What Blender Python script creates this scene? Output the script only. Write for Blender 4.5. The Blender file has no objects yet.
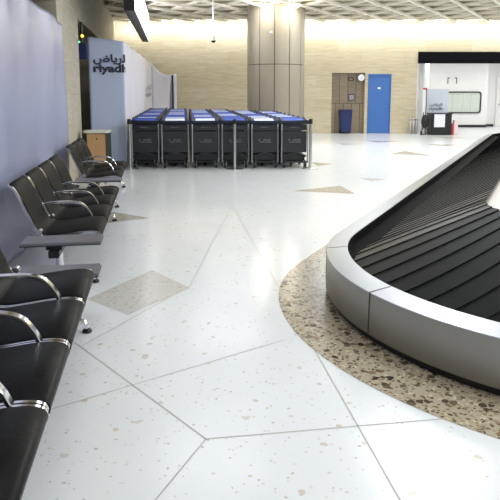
import bpy, bmesh, math, random
from mathutils import Vector, Matrix
random.seed(7)
C = bpy.context.scene.collection
PI = math.pi

# ------------------------------------------------------------------ helpers
def link(o, parent=None):
    C.objects.link(o)
    if parent is not None:
        o.parent = parent
    return o

def obj(name, bm, mats, parent=None, smooth=False, kind=None, bevel=0.0):
    me = bpy.data.meshes.new(name)
    if bevel > 0:
        bmesh.ops.bevel(bm, geom=list(bm.edges), offset=bevel, segments=2, affect='EDGES', clamp_overlap=True)
    bmesh.ops.recalc_face_normals(bm, faces=bm.faces)
    bm.to_mesh(me); bm.free()
    if not isinstance(mats, (list, tuple)):
        mats = [mats]
    for m in mats:
        me.materials.append(m)
    if smooth:
        for p in me.polygons:
            p.use_smooth = True
        try:
            me.set_sharp_from_angle(angle=math.radians(35))
        except Exception:
            pass
    o = bpy.data.objects.new(name, me)
    if kind:
        o['kind'] = kind
    return link(o, parent)

def tag(o, label, cat, group=None, kind=None):
    o['label'] = label
    o['category'] = cat
    if group: o['group'] = group
    if kind: o['kind'] = kind
    return o

def thing(name, label, cat, loc=(0, 0, 0), rz=0.0, group=None):
    o = bpy.data.objects.new(name, None)
    o.empty_display_size = 0.2
    link(o)
    o.location = loc
    o.rotation_euler = (0, 0, rz)
    return tag(o, label, cat, group)

def copy_tree(o, parent=None):
    c = o.copy(); C.objects.link(c)
    if parent is not None:
        c.parent = parent
    for ch in list(o.children):
        copy_tree(ch, c)
    return c

def box(bm, x0, x1, y0, y1, z0, z1, mi=0):
    v = [bm.verts.new(p) for p in ((x0,y0,z0),(x1,y0,z0),(x1,y1,z0),(x0,y1,z0),(x0,y0,z1),(x1,y0,z1),(x1,y1,z1),(x0,y1,z1))]
    fs = []
    for q in ((0,3,2,1),(4,5,6,7),(0,1,5,4),(1,2,6,5),(2,3,7,6),(3,0,4,7)):
        f = bm.faces.new([v[i] for i in q]); f.material_index = mi; fs.append(f)
    return v, fs

def obox(bm, M, x0, x1, y0, y1, z0, z1, mi=0):
    v, fs = box(bm, x0, x1, y0, y1, z0, z1, mi)
    for w in v: w.co = M @ w.co
    return v

def lathe(bm, prof, seg=24, axis=(0, 0), mi=0, M=None, cap=True):
    rings = []
    for r, z in prof:
        ring = []
        for k in range(seg):
            a = 2*PI*k/seg
            p = Vector((axis[0]+r*math.cos(a), axis[1]+r*math.sin(a), z))
            if M is not None: p = M @ p
            ring.append(bm.verts.new(p))
        rings.append(ring)
    for a, b in zip(rings, rings[1:]):
        for k in range(seg):
            f = bm.faces.new((a[k], a[(k+1) % seg], b[(k+1) % seg], b[k])); f.material_index = mi
    if cap:
        for ring in (rings[0], rings[-1]):
            f = bm.faces.new(ring); f.material_index = mi

def sweep(bm, pts, sec, up=Vector((0, 0, 1)), mi=0, closed=False, cap=True):
    """sweep a closed 2D section (list of (side, up)) along 3D points"""
    pts = [Vector(p) for p in pts]
    n = len(pts); rings = []
    for i, p in enumerate(pts):
        if closed:
            d = pts[(i+1) % n]-pts[i-1]
        else:
            d = pts[min(i+1, n-1)]-pts[max(i-1, 0)]
        d.normalize()
        s = d.cross(up)
        if s.length < 1e-4: s = d.cross(Vector((1, 0, 0)))
        s.normalize()
        u = s.cross(d).normalized()
        rings.append([bm.verts.new(p+s*a+u*b) for a, b in sec])
    m = len(sec)
    rng = range(n) if closed else range(n-1)
    for i in rng:
        a, b = rings[i], rings[(i+1) % n]
        for k in range(m):
            f = bm.faces.new((a[k], a[(k+1) % m], b[(k+1) % m], b[k])); f.material_index = mi
    if cap and not closed:
        for r in (rings[0], rings[-1]):
            f = bm.faces.new(r); f.material_index = mi

def circ(r, n=8):
    return [(r*math.cos(2*PI*k/n), r*math.sin(2*PI*k/n)) for k in range(n)]

def tube(bm, pts, r, n=8, up=Vector((0, 0, 1)), mi=0):
    sweep(bm, pts, circ(r, n), up, mi)

def smooth_pts(pts, it=2):
    pts = [Vector(p) for p in pts]
    for _ in range(it):
        q = [pts[0]]
        for a, b in zip(pts, pts[1:]):
            q.append(a*.75+b*.25); q.append(a*.25+b*.75)
        q.append(pts[-1]); pts = q
    return pts

def prism(bm, poly, z0, z1, mi=0):
    a = [bm.verts.new((x, y, z0)) for x, y in poly]
    b = [bm.verts.new((x, y, z1)) for x, y in poly]
    n = len(poly)
    for f in ([bm.faces.new(a)], [bm.faces.new(b)]):
        f[0].material_index = mi
    for k in range(n):
        f = bm.faces.new((a[k], a[(k+1) % n], b[(k+1) % n], b[k])); f.material_index = mi

# ------------------------------------------------------------------ materials
def srgb(r, g, b):
    def c(v):
        v /= 255.0
        return v/12.92 if v <= .04045 else ((v+.055)/1.055)**2.4
    return (c(r), c(g), c(b), 1.0)

def mat(name, col, rough=.5, metal=0.0, noise=0.0, nscale=20.0, bump=0.0, stretch=None, coat=0.0, emit=None, estr=0.0, spec=None, trans=0.0):
    m = bpy.data.materials.new(name); m.use_nodes = True
    nt = m.node_tree; N = nt.nodes; L = nt.links
    b = N['Principled BSDF']
    b.inputs['Base Color'].default_value = col
    b.inputs['Roughness'].default_value = rough
    b.inputs['Metallic'].default_value = metal
    if coat: b.inputs['Coat Weight'].default_value = coat
    if spec is not None: b.inputs['Specular IOR Level'].default_value = spec
    if trans: b.inputs['Transmission Weight'].default_value = trans
    if emit is not None:
        b.inputs['Emission Color'].default_value = emit
        b.inputs['Emission Strength'].default_value = estr
    tc = N.new('ShaderNodeTexCoord'); mp = N.new('ShaderNodeMapping')
    L.new(tc.outputs['Object'], mp.inputs['Vector'])
    if stretch: mp.inputs['Scale'].default_value = stretch
    n = N.new('ShaderNodeTexNoise'); n.inputs['Scale'].default_value = nscale; n.inputs['Detail'].default_value = 5
    L.new(mp.outputs['Vector'], n.inputs['Vector'])
    if noise > 0:
        mix = N.new('ShaderNodeMix'); mix.data_type = 'RGBA'
        mix.inputs['A'].default_value = tuple(max(0, c*(1-noise)) for c in col[:3])+(1,)
        mix.inputs['B'].default_value = tuple(min(1, c*(1+noise)) for c in col[:3])+(1,)
        L.new(n.outputs['Fac'], mix.inputs['Factor']); L.new(mix.outputs['Result'], b.inputs['Base Color'])
    if bump > 0:
        bp = N.new('ShaderNodeBump'); bp.inputs['Strength'].default_value = bump; bp.inputs['Distance'].default_value = .01
        L.new(n.outputs['Fac'], bp.inputs['Height']); L.new(bp.outputs['Normal'], b.inputs['Normal'])
    return m

def terrazzo(name, base, chips, scale, thresh, rough, cloud=.06, dense=False):
    m = bpy.data.materials.new(name); m.use_nodes = True
    nt = m.node_tree; N = nt.nodes; L = nt.links
    b = N['Principled BSDF']; b.inputs['Roughness'].default_value = rough; b.inputs['Specular IOR Level'].default_value = .32
    tc = N.new('ShaderNodeTexCoord')
    no = N.new('ShaderNodeTexNoise'); no.inputs['Scale'].default_value = 1.7; no.inputs['Detail'].default_value = 4
    L.new(tc.outputs['Object'], no.inputs['Vector'])
    cur = N.new('ShaderNodeMix'); cur.data_type = 'RGBA'
    cur.inputs['A'].default_value = tuple(c*(1-cloud) for c in base[:3])+(1,)
    cur.inputs['B'].default_value = tuple(min(1, c*(1+cloud)) for c in base[:3])+(1,)
    L.new(no.outputs['Fac'], cur.inputs['Factor'])
    out = cur.outputs['Result']
    wn = N.new('ShaderNodeTexNoise'); wn.inputs['Scale'].default_value = scale*1.3; wn.inputs['Detail'].default_value = 2
    L.new(tc.outputs['Object'], wn.inputs['Vector'])
    wmix = N.new('ShaderNodeMix'); wmix.data_type = 'RGBA'; wmix.inputs['Factor'].default_value = .035
    L.new(tc.outputs['Object'], wmix.inputs['A']); L.new(wn.outputs['Color'], wmix.inputs['B'])
    for i, (sc, th, cols) in enumerate(chips):
        vo = N.new('ShaderNodeTexVoronoi'); vo.inputs['Scale'].default_value = sc; vo.inputs['Randomness'].default_value = 1
        L.new(wmix.outputs['Result'], vo.inputs['Vector'])
        lt = N.new('ShaderNodeMath'); lt.operation = 'LESS_THAN'; lt.inputs[1].default_value = .42 if not dense else .52
        L.new(vo.outputs['Distance'], lt.inputs[0])
        sx = N.new('ShaderNodeSeparateColor'); L.new(vo.outputs['Color'], sx.inputs['Color'])
        sel = N.new('ShaderNodeMath'); sel.operation = 'LESS_THAN'; sel.inputs[1].default_value = th
        L.new(sx.outputs['Red'], sel.inputs[0])
        mul = N.new('ShaderNodeMath'); mul.operation = 'MULTIPLY'
        L.new(lt.outputs[0], mul.inputs[0]); L.new(sel.outputs[0], mul.inputs[1])
        cr = N.new('ShaderNodeValToRGB'); cr.color_ramp.interpolation = 'CONSTANT'
        el = cr.color_ramp.elements
        while len(el) < len(cols): el.new(.5)
        for k, cc in enumerate(cols):
            el[k].position = k/len(cols); el[k].color = cc
        L.new(sx.outputs['Green'], cr.inputs['Fac'])
        mx = N.new('ShaderNodeMix'); mx.data_type = 'RGBA'
        L.new(mul.outputs[0], mx.inputs['Factor']); L.new(out, mx.inputs['A']); L.new(cr.outputs['Color'], mx.inputs['B'])
        out = mx.outputs['Result']
    L.new(out, b.inputs['Base Color'])
    return m

def stone(name, c1, c2, mortar, bw=1.2, bh=.3, rough=.6, axis='x', msize=.004):
    m = bpy.data.materials.new(name); m.use_nodes = True
    nt = m.node_tree; N = nt.nodes; L = nt.links
    b = N['Principled BSDF']; b.inputs['Roughness'].default_value = rough
    tc = N.new('ShaderNodeTexCoord'); sp = N.new('ShaderNodeSeparateXYZ'); cb = N.new('ShaderNodeCombineXYZ')
    L.new(tc.outputs['Object'], sp.inputs['Vector'])
    L.new(sp.outputs['X' if axis == 'x' else 'Y'], cb.inputs['X']); L.new(sp.outputs['Z'], cb.inputs['Y'])
    br = N.new('ShaderNodeTexBrick'); br.inputs['Scale'].default_value = 1
    br.inputs['Brick Width'].default_value = bw; br.inputs['Row Height'].default_value = bh
    br.inputs['Mortar Size'].default_value = msize; br.inputs['Mortar Smooth'].default_value = .3
    br.inputs['Color1'].default_value = c1; br.inputs['Color2'].default_value = c2; br.inputs['Mortar'].default_value = mortar
    L.new(cb.outputs['Vector'], br.inputs['Vector'])
    mp = N.new('ShaderNodeMapping'); mp.inputs['Scale'].default_value = (1.2, 9, 1)
    L.new(cb.outputs['Vector'], mp.inputs['Vector'])
    no = N.new('ShaderNodeTexNoise'); no.inputs['Scale'].default_value = 1.6; no.inputs['Detail'].default_value = 8; no.inputs['Roughness'].default_value = .65
    L.new(mp.outputs['Vector'], no.inputs['Vector'])
    rp = N.new('ShaderNodeValToRGB'); rp.color_ramp.elements[0].position = .3; rp.color_ramp.elements[0].color = (.62, .55, .44, 1)
    rp.color_ramp.elements[1].position = .62; rp.color_ramp.elements[1].color = (1, 1, 1, 1)
    L.new(no.outputs['Fac'], rp.inputs['Fac'])
    mx = N.new('ShaderNodeMix'); mx.data_type = 'RGBA'; mx.blend_type = 'MULTIPLY'; mx.inputs['Factor'].default_value = .5
    L.new(br.outputs['Color'], mx.inputs['A']); L.new(rp.outputs['Color'], mx.inputs['B'])
    L.new(mx.outputs['Result'], b.inputs['Base Color'])
    return m

def brushed(name, col, rough=.3, sc=(3, 3, 160)):
    m = mat(name, col, rough, 1.0)
    nt = m.node_tree; N = nt.nodes; L = nt.links; b = N['Principled BSDF']
    tc = N.new('ShaderNodeTexCoord'); mp = N.new('ShaderNodeMapping'); mp.inputs['Scale'].default_value = sc
    L.new(tc.outputs['Object'], mp.inputs['Vector'])
    n = N.new('ShaderNodeTexNoise'); n.inputs['Scale'].default_value = 2.0; n.inputs['Detail'].default_value = 4
    L.new(mp.outputs['Vector'], n.inputs['Vector'])
    mr = N.new('ShaderNodeMapRange'); mr.inputs['To Min'].default_value = rough-.08; mr.inputs['To Max'].default_value = rough+.14
    L.new(n.outputs['Fac'], mr.inputs['Value']); L.new(mr.outputs['Result'], b.inputs['Roughness'])
    return m

M_floor = terrazzo('white_terrazzo', srgb(230, 233, 235), [
    (60, .07, [srgb(214, 210, 202), srgb(218, 216, 212), srgb(200, 192, 180)]),
    (24, .03, [srgb(208, 200, 188), srgb(214, 209, 201)])], 10, .1, .2, .05)
M_tan = terrazzo('tan_terrazzo', srgb(182, 176, 162), [
    (30, .5, [srgb(158, 148, 130), srgb(186, 176, 156), srgb(142, 132, 116), srgb(198, 190, 172)])], 20, .5, .2, .06, True)
M_grey = terrazzo('grey_terrazzo', srgb(206, 204, 198), [
    (44, .30, [srgb(194, 188, 176), srgb(184, 176, 164), srgb(212, 208, 200)])], 20, .5, .2, .05, True)
M_border = terrazzo('brown_chip_terrazzo', srgb(178, 168, 146), [
    (52, .75, [srgb(150, 134, 108), srgb(206, 192, 164), srgb(122, 106, 84), srgb(176, 160, 130), srgb(96, 82, 64)]),
    (24, .24, [srgb(84, 72, 58), srgb(140, 118, 88), srgb(110, 96, 76), srgb(66, 58, 50)])], 20, .5, .22, .06, True)
M_joint = mat('floor_joint', srgb(178, 176, 170), .5, noise=.1)
M_wall = stone('cream_travertine', srgb(212, 201, 174), srgb(203, 190, 160), srgb(186, 173, 144), 1.6, .42)
M_wallw = stone('pale_travertine', srgb(238, 228, 205), srgb(232, 220, 194), srgb(206, 192, 160), 1.6, .42)
M_wall_left = stone('grey_travertine', srgb(200, 194, 178), srgb(190, 183, 165), srgb(164, 158, 142), 1.2, .5, axis='y')
M_col = mat('column_cladding', srgb(150, 142, 126), .42, .25, noise=.1, nscale=3, stretch=(6, 6, 1))
M_dark = mat('black_gap', srgb(22, 21, 20), .7, noise=.1)
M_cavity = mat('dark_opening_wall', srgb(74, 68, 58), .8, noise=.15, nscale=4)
M_niche = stone('brown_niche_tile', srgb(156, 140, 118), srgb(140, 126, 106), srgb(84, 76, 66), .3, 1.1, .3, msize=.012)
M_white = mat('white_paint', srgb(236, 236, 234), .5, noise=.02, nscale=3)
M_ceil = mat('ceiling_board', srgb(168, 158, 136), .8, noise=.15, nscale=2)
M_lat = mat('ceiling_bar', srgb(246, 243, 230), .5, noise=.05)
M_blackpanel = mat('black_fascia', srgb(7, 7, 13), .6, spec=.1, noise=.1)
M_blue = mat('blue_door_paint', srgb(64, 112, 184), .45, noise=.06, nscale=5)
M_frame = mat('door_frame', srgb(206, 188, 150), .5, noise=.06)
M_sheet = mat('pale_blue_sheet', srgb(170, 175, 206), .32, noise=.05, nscale=2.5, bump=.05)
M_fabric = mat('white_blue_fabric', srgb(186, 198, 226), .6, noise=.04, nscale=3)
M_fabric2 = mat('white_fabric', srgb(226, 224, 232), .65, noise=.03, nscale=3)
M_navy = mat('navy_lettering', srgb(24, 28, 56), .5, noise=.05)
M_greytext = mat('grey_lettering', srgb(176, 174, 184), .5, noise=.05)
M_carttext = mat('cart_lettering', srgb(128, 128, 136), .5, noise=.05)
M_purple = mat('purple_grey_panel', srgb(150, 144, 160), .5, noise=.05)
M_darkpurple = mat('dark_violet_edge', srgb(48, 42, 66), .5, noise=.05)
M_steel = brushed('brushed_steel', (.27, .258, .235, 1), .30)
M_sill = mat('bright_steel', (.37, .385, .41, 1), .33, 1.0, noise=.04)
M_chrome = mat('chrome', (.82, .82, .83, 1), .12, 1.0, noise=.03)
M_kick = mat('black_kick_plate', srgb(20, 19, 18), .5, noise=.1)
M_rubber = mat('black_rubber', srgb(13, 15, 16), .5, spec=.13, noise=.35, nscale=9, bump=.08)
M_rub2 = mat('black_bumper', srgb(8, 8, 9), .85, spec=.1, noise=.2)
M_rubber_brown = mat('brownish_rubber', srgb(26, 25, 22), .42, spec=.25, noise=.3, nscale=12, bump=.08)  # lighter, browner and glossier rubber for the slats around the start of the turn
M_island = mat('island_panel', srgb(220, 212, 206), .4, noise=.04)
M_leather = mat('black_leatherette', srgb(7, 7, 8), .42, spec=.16, noise=.2, nscale=40, bump=.12)
M_mesh = mat('dark_olive_leatherette', srgb(20, 18, 14), .5, spec=.1, noise=.2, nscale=60, bump=.15)
M_table = mat('grey_laminate', srgb(112, 110, 116), .3, noise=.05)
M_edge = mat('dark_edge_band', srgb(40, 40, 42), .4, noise=.05)
M_beam = mat('dark_metal', srgb(46, 46, 48), .4, .6, noise=.08)
M_glide = mat('black_glide', srgb(14, 14, 14), .5, noise=.1)
M_panel = mat('charcoal_panel', srgb(32, 34, 40), .45, noise=.1, nscale=3)
M_panel2 = mat('charcoal_upper_panel', srgb(40, 41, 46), .45, noise=.1, nscale=3)
M_cart = mat('cart_steel', (.50, .51, .53, 1), .32, 1.0, noise=.05)
M_cartblack = mat('cart_black', srgb(18, 19, 22), .45, noise=.15)
M_hblue = mat('handle_blue', srgb(10, 46, 132), .5, spec=.15, noise=.12, nscale=6)
M_hdark = mat('handle_navy', srgb(10, 16, 46), .5, spec=.2, noise=.12)
M_hwhite = mat('handle_insert_white', srgb(226, 236, 250), .5, spec=.15, noise=.06)
M_hmid = mat('handle_insert_blue', srgb(22, 76, 186), .5, spec=.15, noise=.06)
M_post = mat('post_steel', (.62, .62, .62, 1), .28, 1.0, noise=.04)
M_tape = mat('barrier_tape', srgb(18, 20, 40), .6, noise=.1)
M_wood = mat('tan_wood', srgb(190, 150, 108), .45, noise=.14, nscale=5, stretch=(8, 8, 1))
M_binside = mat('dark_bin_frame', srgb(42, 44, 36), .5, noise=.1)
M_pale = mat('pale_lid', srgb(214, 216, 206), .4, noise=.04)
M_lit = mat('lit_sign_face', (1, 1, 1, 1), .5, emit=(1, 1, 1, 1), estr=3.0)
M_case = mat('sign_case', srgb(40, 40, 46), .4, .3, noise=.08)
M_bulb = mat('lamp_glass', (1, .95, .85, 1), .4, emit=(1, .93, .8, 1), estr=22.0)
M_bulb2 = mat('downlight_glass', (1, 1, 1, 1), .4, emit=(1, .97, .9, 1), estr=9.0)
M_binblue = mat('navy_plastic', srgb(26, 42, 96), .4, noise=.1)
M_paper = mat('white_paper', srgb(236, 238, 242), .6, noise=.02)
M_board = mat('poster_board', srgb(206, 212, 224), .45, noise=.04, nscale=2)
M_red = mat('red_plastic', srgb(196, 70, 84), .4, noise=.05)
M_pink = mat('pale_pink_plastic', srgb(240, 214, 216), .4, noise=.03)
M_glass = mat('window_glass', srgb(206, 214, 204), .08, noise=.08, nscale=1.2, stretch=(4, 1, 1))
M_bronze = mat('dark_bronze', srgb(62, 58, 54), .4, .4, noise=.05)
M_skirt = mat('black_skirting', srgb(24, 22, 22), .5, noise=.1)
M_yellow = mat('signal_lamp', srgb(230, 190, 60), .4, emit=srgb(255, 210, 80), estr=1.6)
M_green = mat('green_lamp', srgb(90, 210, 150), .4, emit=srgb(90, 230, 160), estr=1.2)
M_dome = mat('dark_dome', srgb(16, 18, 14), .1, noise=.05)

# ------------------------------------------------------------------ bench/left-wall axes
AX = math.radians(8.85)
U = Vector((-math.sin(AX), math.cos(AX), 0))      # away along the seats
NN = Vector((math.cos(AX), math.sin(AX), 0))      # out into the hall
MW = Matrix.Identity(4)
MW.col[0][:3] = NN; MW.col[1][:3] = U; MW.col[2][:3] = (0, 0, 1)
def W(b, a, z=0): return NN*b+U*a+Vector((0, 0, z))
WRZ = AX                                           # rotation of a wall-frame object (x = out, y = away)

# ------------------------------------------------------------------ carousel frame
CA = math.radians(26.5)
T = Vector((math.sin(CA), math.cos(CA), 0)); NM = Vector((math.cos(CA), -math.sin(CA), 0))
CC = Vector((2.45, 4.30, 0)); LEN = 13.2
def track(R, z=0.0, nt=48, ns=30):
    """closed racetrack of offset R around the spine"""
    P = []
    for k in range(ns): P.append(CC-NM*R+T*(LEN*(1-k/ns)))
    for k in range(nt):
        a = PI*k/nt; P.append(CC-NM*R*math.cos(a)-T*R*math.sin(a))
    for k in range(ns): P.append(CC+NM*R+T*(LEN*k/ns))
    for k in range(nt):
        a = PI*k/nt; P.append(CC+T*LEN+NM*R*math.cos(a)+T*R*math.sin(a))
    return [Vector((p.x, p.y, z)) for p in P]

# ================================================================== SETTING
CEIL = 4.02
# floor with its inlays and joints, one surface
bm = bmesh.new()
f = bm.faces.new([bm.verts.new(p) for p in ((-7, -6, 0), (20, -6, 0), (20, 27, 0), (-7, 27, 0))])
def inlay(poly, z, mi):
    f = bm.faces.new([bm.verts.new((x, y, z)) for x, y in poly]); f.material_index = mi
def joint(p, q, w=.0065, z=.0012):
    p = Vector(p); q = Vector(q); d = (q-p).normalized(); s = Vector((-d.y, d.x))*w/2
    inlay([tuple(p-s), tuple(q-s), tuple(q+s), tuple(p+s)], z, 1)
joint((-.247, 8.10), (.66, 1.47))
joint((-1.25, 3.74), (-.198, 2.506)); joint((-.198, 2.506), (1.9, 2.82)); joint((-.198, 2.506), (-.49, 1.78))
joint((-1.05, 2.71), (.215, 3.59)); joint((-1.04, 3.486), (-.482, 4.645)); joint((.14, 5.823), (.80, 6.27))
joint((-.482, 4.645), (-.247, 8.10)); joint((-.247, 8.10), (.66, 9.27)); joint((-1.77, 7.75), (-.247, 8.10))
joint((1.60, 9.66), (2.9, 12.3)); joint((.66, 9.27), (-.4, 11.9))
joint((2.45, 10.56), (3.5, 14.8)); joint((-.3, 13), (4.4, 19)); joint((4.38, 14.4), (4.5, 21))
inlay([(-.857, 5.08), (-.477, 4.596), (-.853, 4.016), (-1.227, 4.341)], .001, 2)
inlay([(-1.95, 7.75), (-1.233, 7.25), (-1.80, 6.90)], .001, 3)
inlay([(.658, 9.267), (1.50, 9.80), (1.60, 9.0)], .001, 3)
inlay([(1.35, 13.1), (1.78, 12.8), (1.42, 12.4)], .001, 3)
inlay([(4.04, 15.6), (4.40, 14.4), (3.5, 14.85)], .001, 3)
inlay([(1.95, 10.72), (2.46, 10.55), (2.1, 10.3)], .001, 2)
inlay([(3.6, 18.9), (4.7, 18.6), (3.9, 18.2)], .001, 3)
inlay([(2.6, 18.0), (3.3, 17.7), (2.7, 17.3)], .001, 2)
inlay([(5.2, 17.6), (6.2, 17.4), (5.4, 17.0)], .001, 3)
inlay([(6.3, 20.4), (7.4, 20.1), (6.5, 19.8)], .001, 2)
outer = track(2.235, .0016); inner = track(1.6, .0016)
vo = [bm.verts.new(p) for p in outer]; vi = [bm.verts.new(p) for p in inner]
for k in range(len(vo)):
    f = bm.faces.new((vo[k], vo[(k+1) % len(vo)], vi[(k+1) % len(vi)], vi[k])); f.material_index = 4
for f in bm.faces:
    if f.normal.z < 0: f.normal_flip()
me = bpy.data.meshes.new('floor'); bm.to_mesh(me); bm.free()
for m in (M_floor, M_joint, M_grey, M_tan, M_border): me.materials.append(m)
fl = link(bpy.data.objects.new('floor', me)); fl['kind'] = 'structure'

# ceiling with its diamond lattice of bars
bm = bmesh.new()
box(bm, -7, 20, -6, 27, CEIL+.07, CEIL+.1, 0)
def bar(x0, y0, x1, y1, w=.095, h=.06, z=CEIL-.07):
    d = Vector((x1-x0, y1-y0, 0)).normalized(); s = Vector((-d.y, d.x, 0))*w/2
    q = [Vector((x0, y0, 0))-s, Vector((x1, y1, 0))-s, Vector((x1, y1, 0))+s, Vector((x0, y0, 0))+s]
    prism(bm, [(p.x, p.y) for p in q], z, z+h, 1)
X0, X1, Y0, Y1 = -6.5, 18.5, 12.0, 22.0
st = 1.15
k = -30
while k < 60:
    for sgn in (1, -1):
        # y = Y0 + sgn*1.6*(x - xk)
        xk = X0+k*st
        pts = []
        xa, xb = xk, xk+(Y1-Y0)/1.7
        if sgn < 0: xa, xb = xb, xa
        ya, yb = Y0, Y1
        x0c, x1c = xa, xb
        lo, hi = min(xa, xb), max(xa, xb)
        if hi > X0 and lo < X1:
            def yat(x): return ya+(yb-ya)*(x-xa)/(xb-xa)
            l2, h2 = max(lo, X0), min(hi, X1)
            bar(l2, yat(l2), h2, yat(h2), z=CEIL-.07 if sgn > 0 else CEIL-.012)
    k += 1
for k in range(11):
    bar(X0, 12.3+k*.98, X1, 12.3+k*.98, .05, .05, CEIL+.02)
obj('ceiling', bm, [M_ceil, M_lat], kind='structure')

# back wall (travertine) with a niche, a door opening and a wide opening to the right
YB = 22.1
bm = bmesh.new()
HT = CEIL+.09
box(bm, -6, 2.98, YB, YB+.4, 0, HT)
box(bm, 2.98, 4.19, YB, YB+.4, 2.20, HT)
box(bm, 4.19, 4.30, YB, YB+.4, 0, HT)
box(bm, 4.30, 5.14, YB, YB+.4, 2.16, HT)
box(bm, 5.14, 6.08, YB, YB+.4, 0, HT)
box(bm, 6.08, 18.5, YB, YB+.4, 2.95, HT)
box(bm, 14.5, 18.5, YB, YB+.4, 0, 2.95)
obj('wall_back', bm, M_wall, kind='structure')
bm = bmesh.new(); box(bm, 2.98, 4.19, YB+.22, YB+.4, 0, 2.2)
obj('trim_1', bm, M_niche, kind='structure')
# black fascia over the opening
bm = bmesh.new(); box(bm, 6.08, 14.5, YB-.06, YB+.34, 2.55, 2.95)
obj('trim_2', bm, M_blackpanel, kind='structure', bevel=.006)
# recess beyond the opening
bm = bmesh.new()
box(bm, 5.7, 10.2, 26.0, 26.8, 0, 2.9)
box(bm, 10.2, 16.0, 26.6, 26.9, 0, 2.9)
box(bm, 5.7, 6.0, YB+.4, 26.0, 0, 2.9)
obj('wall_recess', bm, M_white, kind='structure')
bm = bmesh.new(); box(bm, 5.7, 16.0, YB+.4, 26.9, 2.9, 3.0)
obj('ceiling_recess', bm, M_white, kind='structure')
bm = bmesh.new()
box(bm, 6.0, 10.2, 25.96, 26.0, 0, .10); box(bm, 10.2, 10.75, 26.56, 26.6, 0, .10); box(bm, 11.6, 16.0, 26.56, 26.6, 0, .10)
obj('baseboard_recess', bm, M_skirt, kind='structure')
bm = bmesh.new(); box(bm, 10.8, 11.55, 26.53, 26.6, 0, 2.2)
d2 = obj('door_2', bm, M_white, kind='structure', bevel=.006)
bm = bmesh.new(); tube(bm, [(10.9, 26.53, .98), (10.9, 26.48, .98), (11.0, 26.48, .98)], .012)
obj('handle', bm, M_bronze, d2)
# round white pillars in the recess
for k, x in enumerate((6.62, 7.05)):
    bm = bmesh.new(); lathe(bm, [(.13, 0), (.13, 2.9)], 24, (x-.25*0, 23.5+k*.9))
    obj('trim_%d' % (3+k), bm, M_white, smooth=True, kind='structure')
# window in the recess wall
bm = bmesh.new()
def rrect(x0, x1, z0, z1, r, n=5):
    P = []
    for cx, cz, a0 in ((x1-r, z1-r, 0), (x0+r, z1-r, 90), (x0+r, z0+r, 180), (x1-r, z0+r, 270)):
        for k in range(n+1):
            a = math.radians(a0+90*k/n); P.append((cx+r*math.cos(a), cz+r*math.sin(a)))
    return P
o1 = rrect(8.35, 9.93, .60, 1.53, .12); i1 = rrect(8.40, 9.88, .65, 1.48, .09)
rings = [[bm.verts.new((x, y, z)) for x, z in P] for P, y in ((o1, 26.0), (o1, 25.95), (i1, 25.95), (i1, 26.0))]
for a, b in zip(rings, rings[1:]):
    for k in range(len(a)):
        bm.faces.new((a[k], a[(k+1) % len(a)], b[(k+1) % len(b)], b[k]))
w = obj('window_1', bm, M_bronze, kind='structure')
bm = bmesh.new()
fa = bm.faces.new([bm.verts.new((x, 25.985, z)) for x, z in i1])
obj('pane', bm, M_glass, w)
bm = bmesh.new()
for x in (8.72, 9.15, 9.5): box(bm, x, x+.035, 25.965, 25.983, .66, 1.47)
obj('mullion', bm, M_pale, w)
# blue door with its frame
bm = bmesh.new(); box(bm, 4.33, 5.11, YB+.02, YB+.07, .01, 2.13)
d1 = obj('door_1', bm, M_blue, kind='structure', bevel=.004)
bm = bmesh.new()
box(bm, 4.30, 4.33, YB-.015, YB+.1, 0, 2.16); box(bm, 5.11, 5.14, YB-.015, YB+.1, 0, 2.16); box(bm, 4.33, 5.11, YB-.015, YB+.1, 2.13, 2.16)
obj('door_frame', bm, M_blue, d1)
bm = bmesh.new(); box(bm, 4.66, 4.76, YB+.012, YB+.02, 1.62, 1.69)
obj('door_sign', bm, M_paper, d1)
bm = bmesh.new(); tube(bm, [(5.04, YB+.02, .98), (5.04, YB-.03, .98), (4.92, YB-.03, .98)], .011)
obj('handle', bm, M_blue, d1)

# left wall: lintel, pillars and the dark openings between them
bm = bmesh.new()
BL = -1.40
def wbox(bm, b0, b1, a0, a1, z0, z1, mi=0): return obox(bm, MW, b0, b1, a0, a1, z0, z1, mi)
wbox(bm, BL-.5, BL, -6, 23.0, 2.88, HT)
wbox(bm, BL-.5, BL, 9.3, 11.75, 0, 2.88)
wbox(bm, BL-.5, BL, 15.5, 17.0, 0, 2.88)
wbox(bm, BL-.5, BL, 20.5, 23.0, 0, 2.88)
wl = obj('wall_left', bm, M_wall_left, kind='structure')
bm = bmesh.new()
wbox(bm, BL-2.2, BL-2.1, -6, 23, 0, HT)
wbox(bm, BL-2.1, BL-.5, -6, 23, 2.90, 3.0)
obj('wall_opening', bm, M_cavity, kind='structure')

# round column clad in vertical panels
bm = bmesh.new()
CX, CY, CR = .78, 18.45, .865
lathe(bm, [(CR-.03, 0), (CR-.03, HT)], 48, (CX, CY), 1)
for z0, z1 in ((0.0, 2.31), (2.33, HT)):
    for k in range(12):
        a0 = math.radians(30*k-5+.7-90); a1 = math.radians(30*(k+1)-5-.7-90)
        A = []; B = []
        for q in range(6):
            a = a0+(a1-a0)*q/5
            A.append((CX+CR*math.cos(a), CY+CR*math.sin(a)))
            B.append((CX+(CR-.028)*math.cos(a), CY+(CR-.028)*math.sin(a)))
        prism(bm, A+B[::-1], z0, z1, 0)
obj('column', bm, [M_col, M_dark], kind='structure')

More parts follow.
